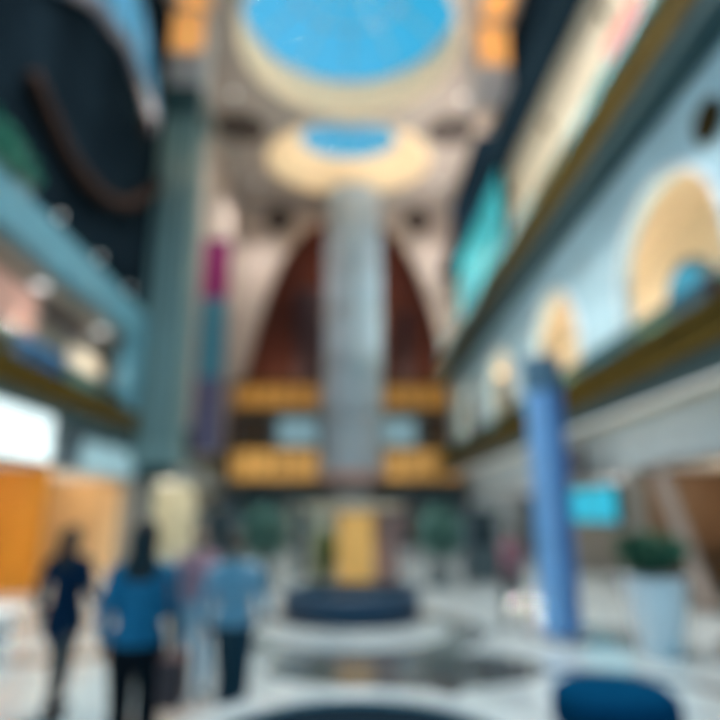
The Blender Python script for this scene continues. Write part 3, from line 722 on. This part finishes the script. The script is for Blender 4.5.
def person(label, loc, rz, H, top, bottom, hairm, style='trousers', stride=.18, armbend=.2, hairlong=False, sleeve='long', female=False, bagm=None, coat=False):
    t=thing('person',label,'person',loc,rz)
    s=H/1.75
    def V(x,y,z): return Vector((x*s,y*s,z*s))
    # faces -Y.  joints
    shw=.17 if female else .195; hip=.095
    J={}
    for sd in (-1,1):
        st=stride*sd
        J['hip',sd]=V(hip*sd,0,.93); J['knee',sd]=V(hip*sd*1.05,-st*.55-.03,.50); J['ank',sd]=V(hip*sd*1.1,-st*1.0+ (.04 if st<0 else 0),.09)
        J['sh',sd]=V(shw*sd,.0,1.405); J['el',sd]=V((shw+.055)*sd,st*.35+.03,1.15); J['wr',sd]=V((shw+.06)*sd,st*.8-armbend*.5,.92+armbend*.25)
    b=BM()
    # torso
    rot=None
    ball(b,V(0,0,.96),tuple(c*s for c in (.165 if not female else .175,.115,.13)),18)
    ball(b,V(0,-.005,1.12),tuple(c*s for c in (.135 if not female else .12,.10,.16)),18)
    ball(b,V(0,0,1.30),tuple(c*s for c in (.165 if not female else .145,.115,.17)),18)
    if female: 
        for sd in (-1,1): ball(b,V(.065*sd,-.075,1.28),.062*s,12)
    cap(b,V(-shw*.8,0,1.40),V(shw*.8,0,1.40),.05*s,.05*s)
    cap(b,V(0,.01,1.42),V(0,-.01,1.56),.052*s,.05*s)
    # head
    ball(b,V(0,.0,1.655),tuple(c*s for c in (.075,.092,.098)),20)
    ball(b,V(0,-.035,1.605),tuple(c*s for c in (.055,.058,.065)),16)
    cap(b,V(0,-.088,1.66),V(0,-.108,1.625),.010*s,.014*s,10)
    for sd in (-1,1):
        ball(b,V(.077*sd,.005,1.64),tuple(c*s for c in (.010,.02,.032)),10)
        cap(b,J['sh',sd],J['el',sd],.052*s,.040*s); cap(b,J['el',sd],J['wr',sd],.040*s,.026*s)
        cap(b,J['hip',sd],J['knee',sd],.083*s,.056*s); cap(b,J['knee',sd]+V(0,.01,-.06),J['knee',sd]+V(0,.02,-.14),.052*s,.056*s); cap(b,J['knee',sd],J['ank',sd],.054*s,.036*s)
        cap(b,J['ank',sd]+V(0,.01,-.045),J['ank',sd]+V(.01*sd,-.15,-.055),.036*s,.030*s)
        d=(J['wr',sd]-J['el',sd]).normalized()
        hand(b,J['wr',sd]+d*.01*s,d,V(-sd,0,0),1 if sd<0 else -1,s)
    body=remeshed('body',b,M['skin'],t,.0075)
    # eyes, brows, mouth
    e=BM()
    for sd in (-1,1): ball(e,V(.03*sd,-.083,1.655),tuple(c*s for c in (.013,.008,.007)),10)
    obj('eyes',e,M['eye'],t,True)
    obj('mouth',ball(BM(),V(0,-.091,1.59),tuple(c*s for c in (.022,.007,.006)),10),M['lips'],t,True)
    # hair
    h=BM(); ball(h,V(0,.022,1.675),tuple(c*s for c in (.088,.098,.098)),20)
    if hairlong:
        ball(h,V(0,.06,1.60),tuple(c*s for c in (.10,.07,.13)),16); ball(h,V(0,.09,1.45),tuple(c*s for c in (.115,.05,.13)),16)
    remeshed('hair',h,hairm,t,.010,2)
    # top
    c=BM()
    ball(c,V(0,0,.99),tuple(k*s for k in (.19,.135,.12)),18); ball(c,V(0,-.005,1.13),tuple(k*s for k in (.165,.13,.18)),18); ball(c,V(0,0,1.30),tuple(k*s for k in (.185 if not female else .165,.14 if not female else .13,.165)),18)
    if female:
        for sd in (-1,1): ball(c,V(.065*sd,-.075,1.28),.075*s,12)
    cap(c,V(-shw*.8,0,1.405),V(shw*.8,0,1.405),.068*s,.068*s)
    for sd in (-1,1): cap(c,V(.03*sd,.01,1.475),V(shw*.85*sd,0,1.415),.045*s,.05*s)
    for sd in (-1,1):
        if sleeve=='long':
            cap(c,J['sh',sd],J['el',sd],.068*s,.055*s); cap(c,J['el',sd],J['wr',sd]+(J['el',sd]-J['wr',sd])*.08,.055*s,.038*s)
        else:
            cap(c,J['sh',sd],J['sh',sd]+(J['el',sd]-J['sh',sd])*.7,.068*s,.062*s)
    if coat: ball(c,V(0,0,.86),tuple(k*s for k in (.21,.155,.25)),18); ball(c,V(0,0,.97),tuple(k*s for k in (.20,.15,.15)),18)
    remeshed('coat' if coat else 'shirt',c,top,t,.011)
    # bottom
    g=BM()
    if style=='trousers':
        ball(g,V(0,0,.93),tuple(k*s for k in (.185,.13,.12)),18)
        for sd in (-1,1):
            cap(g,J['hip',sd],J['knee',sd],.10*s,.075*s); cap(g,J['knee',sd],J['ank',sd]+V(0,0,.05),.078*s,.062*s); cap(g,J['knee',sd]+V(0,.015,-.04),J['knee',sd]+V(0,.018,-.16),.078*s,.074*s)
        remeshed('trousers',g,bottom,t,.011)
    else:
        pr=[(.02,1.02),(.17,1.0),(.20,.9),(.21,.7),(.215,.4),(.22,.14),(.21,.12),(.02,.15)]
        b2=BM(); n=48; rings=[]
        for r,z in pr:
            rings.append([b2.verts.new(V((r*(1+.06*math.sin(9*2*PI*i/n)*(1-z)))*math.cos(2*PI*i/n), (r*(1+.06*math.sin(9*2*PI*i/n)*(1-z)))*.85*math.sin(2*PI*i/n), z)) for i in range(n)])
        for A,Bb in zip(rings,rings[1:]):
            for i in range(n): b2.faces.new((A[i],A[(i+1)%n],Bb[(i+1)%n],Bb[i]))
        obj('skirt',b2,bottom,t,True)
    for sd in (-1,1):
        f=BM(); a=J['ank',sd]; a=Vector((a.x,a.y,a.z))
        cap(f,a+V(0,.02,-.045),a+V(.012*sd,-.16,-.052),.046*s,.040*s)
        o=remeshed('shoe',f,M['cloth_black'],t,.009,2)
    if bagm:
        q=BM(); box(q,-.36*s,-.20*s,-.02*s,.34*s-.02,.62*s,.92*s,bev=.03); bo=obj('shoulder_bag',q,bagm,t)
        obj('strap',tube(BM(),[V(-.28,.05,.92),V(-.22,.03,1.2),V(-.16,0,1.50),V(-.22,.12,1.25),V(-.28,.26,.92)],.012*s,8),bagm,bo,True)
    return t
person('leftmost person in a dark navy coat and dark taupe trousers, dark hair',(-2.66,6.15,0.0),math.radians(165),1.68,M['cloth_navy'],M['cloth_taupe'],M['hair'],stride=.16,hairlong=True,coat=True)
person('person with dark hair in a blue top and black trousers carrying a dark red bag',(-1.41,4.45,0),math.radians(185),1.76,M['cloth_blue'],M['cloth_black'],M['hair'],hairlong=True,female=True,bagm=M['bag'],stride=.12)
person('person in a mauve pink top standing just behind the light blue shirt',(-1.60,6.9,0),math.radians(20),1.66,M['cloth_mauve'],M['cloth_sky'],M['hair_brown'],female=True,stride=.05)
person('person in a light blue shirt and dark slate trousers, rightmost of the group',(-.95,5.5,0),math.radians(170),1.66,M['cloth_sky'],M['cloth_slate'],M['hair_brown'],stride=.16)
person('distant person in a dusty red top left of the blue pillar',(2.78,10.5,0),math.radians(200),1.62,M['cloth_red'],M['cloth_taupe'],M['hair_brown'],stride=.14,female=True)

# ------------------------------------------------------------------ general fill: added ledge and ceiling lamps with fixtures
labs=['nearest black spotlight on the left ledge','second black spotlight on the left ledge','third black spotlight on the left ledge','farthest black spotlight on the left ledge']
for i,y in enumerate((6.5,14.0,16.5,19.0)):
    t=thing('spotlight',labs[i],'lamp',(-7.45,y,8.881),group='ledge spotlights')  # lamps added to brighten the right wall
    obj('foot',lathe(BM(),[(.08,0),(.08,.03)],n=14),M['blackm'],t); obj('stem',lathe(BM(),[(.015,.03),(.015,.22)],n=8),M['blackm'],t)
    obj('head',tube(BM(),[(-.08,0,.31),(.05,0,.28),(.14,0,.265)],[.05,.07,.08],14),M['blackm'],t); obj('lens',tube(BM(),[(.141,0,.265),(.15,0,.263)],.07,14),M['lamp_white'],t)
    sp=bpy.data.lights.new('ledge_beam','SPOT'); sp.energy=560; sp.spot_size=math.radians(95); sp.spot_blend=.9; sp.color=(.93,.98,1); sp.shadow_soft_size=0
    so=bpy.data.objects.new('ledge_beam',sp); so.location=(-7.25,y,9.15); so.rotation_euler=(Vector((6.6,y-(3 if y<15 else 0),7.8))-so.location).to_track_quat('-Z','Y').to_euler(); C.objects.link(so)
k=0
names=['near left','near right','second left','second right','third left','third right','far left','far right']
for y in (8,14.0,26.5,35):
    for s in (-1,1):
        L=thing('downlight','round ceiling downlight, '+names[k]+' of the main ceiling rows','lamp',(s*(1.6 if y<15 else 5.9),y if y!=14 else 13.6,ZC),group='main ceiling downlights')  # ceiling lamp added for general fill
        obj('housing',lathe(BM(),[(.16,-.12),(.16,-.001)],n=24),M['steel'],L); obj('lens',lathe(BM(),[(.12,-.14),(.12,-.121)],n=24),M['lamp_white'],L)
        P=L.location
        sp=bpy.data.lights.new('downlight_beam','SPOT'); sp.energy=4300 if y<15 else 1700; sp.spot_size=math.radians(110); sp.spot_blend=.8; sp.color=(1,.97,.93); sp.shadow_soft_size=0
        so=bpy.data.objects.new('downlight_beam',sp); so.location=(P.x,P.y,ZC-.3); C.objects.link(so)
        k+=1
for y in (6,11,16,28,33): area((6.4,y,17.9),200,NEU,.3,4,(PI,math.radians(20),0));  # unseen uplights added to brighten the ceiling
struct('trim_30', B(6.2,7.19,-1,38,17.45,17.7), M['navy'])  # added cove ledge beneath the unseen uplights
for y in (4,12,20,28,35): 
    area((5.95,y,11.3),380,(1,.95,.88),.2,5,(PI,math.radians(-15),0))  # hidden fill uplights added along the balcony edge
point((0,42.5,20),300,WARM,.4); point((-4.5,43,12),160,WARM,.4); point((4.5,43,12),160,WARM,.4)

# ------------------------------------------------------------------ sky, camera
w=bpy.data.worlds.new('sky'); scn.world=w; w.use_nodes=True
nt=w.node_tree; n=nt.nodes; bg=n['Background']
tc=n.new('ShaderNodeTexCoord'); no=n.new('ShaderNodeTexNoise'); no.inputs['Scale'].default_value=2.2; no.inputs['Detail'].default_value=4
rp=n.new('ShaderNodeValToRGB'); rp.color_ramp.elements[0].position=.38; rp.color_ramp.elements[1].position=.68
rp.color_ramp.elements[0].color=(.015,.43,.72,1); rp.color_ramp.elements[1].color=(.10,.50,.82,1)
nt.links.new(tc.outputs['Generated'],no.inputs['Vector']); nt.links.new(no.outputs['Fac'],rp.inputs[0]); nt.links.new(rp.outputs[0],bg.inputs['Color'])
bg.inputs['Strength'].default_value=.8

cam=bpy.data.cameras.new('camera'); co=bpy.data.objects.new('camera',cam); C.objects.link(co); scn.camera=co
cam.lens=30; cam.sensor_width=36; cam.clip_end=200
co.location=(0,0,1.8); co.rotation_euler=(math.radians(90+14.5),0,math.radians(-1.25))
cam.dof.use_dof=True; cam.dof.focus_distance=.5; cam.dof.aperture_fstop=1.35
scn.view_settings.view_transform='Standard'; scn.view_settings.look='None'; scn.view_settings.gamma=1; scn.view_settings.use_curve_mapping=False
scn.view_settings.exposure=.42
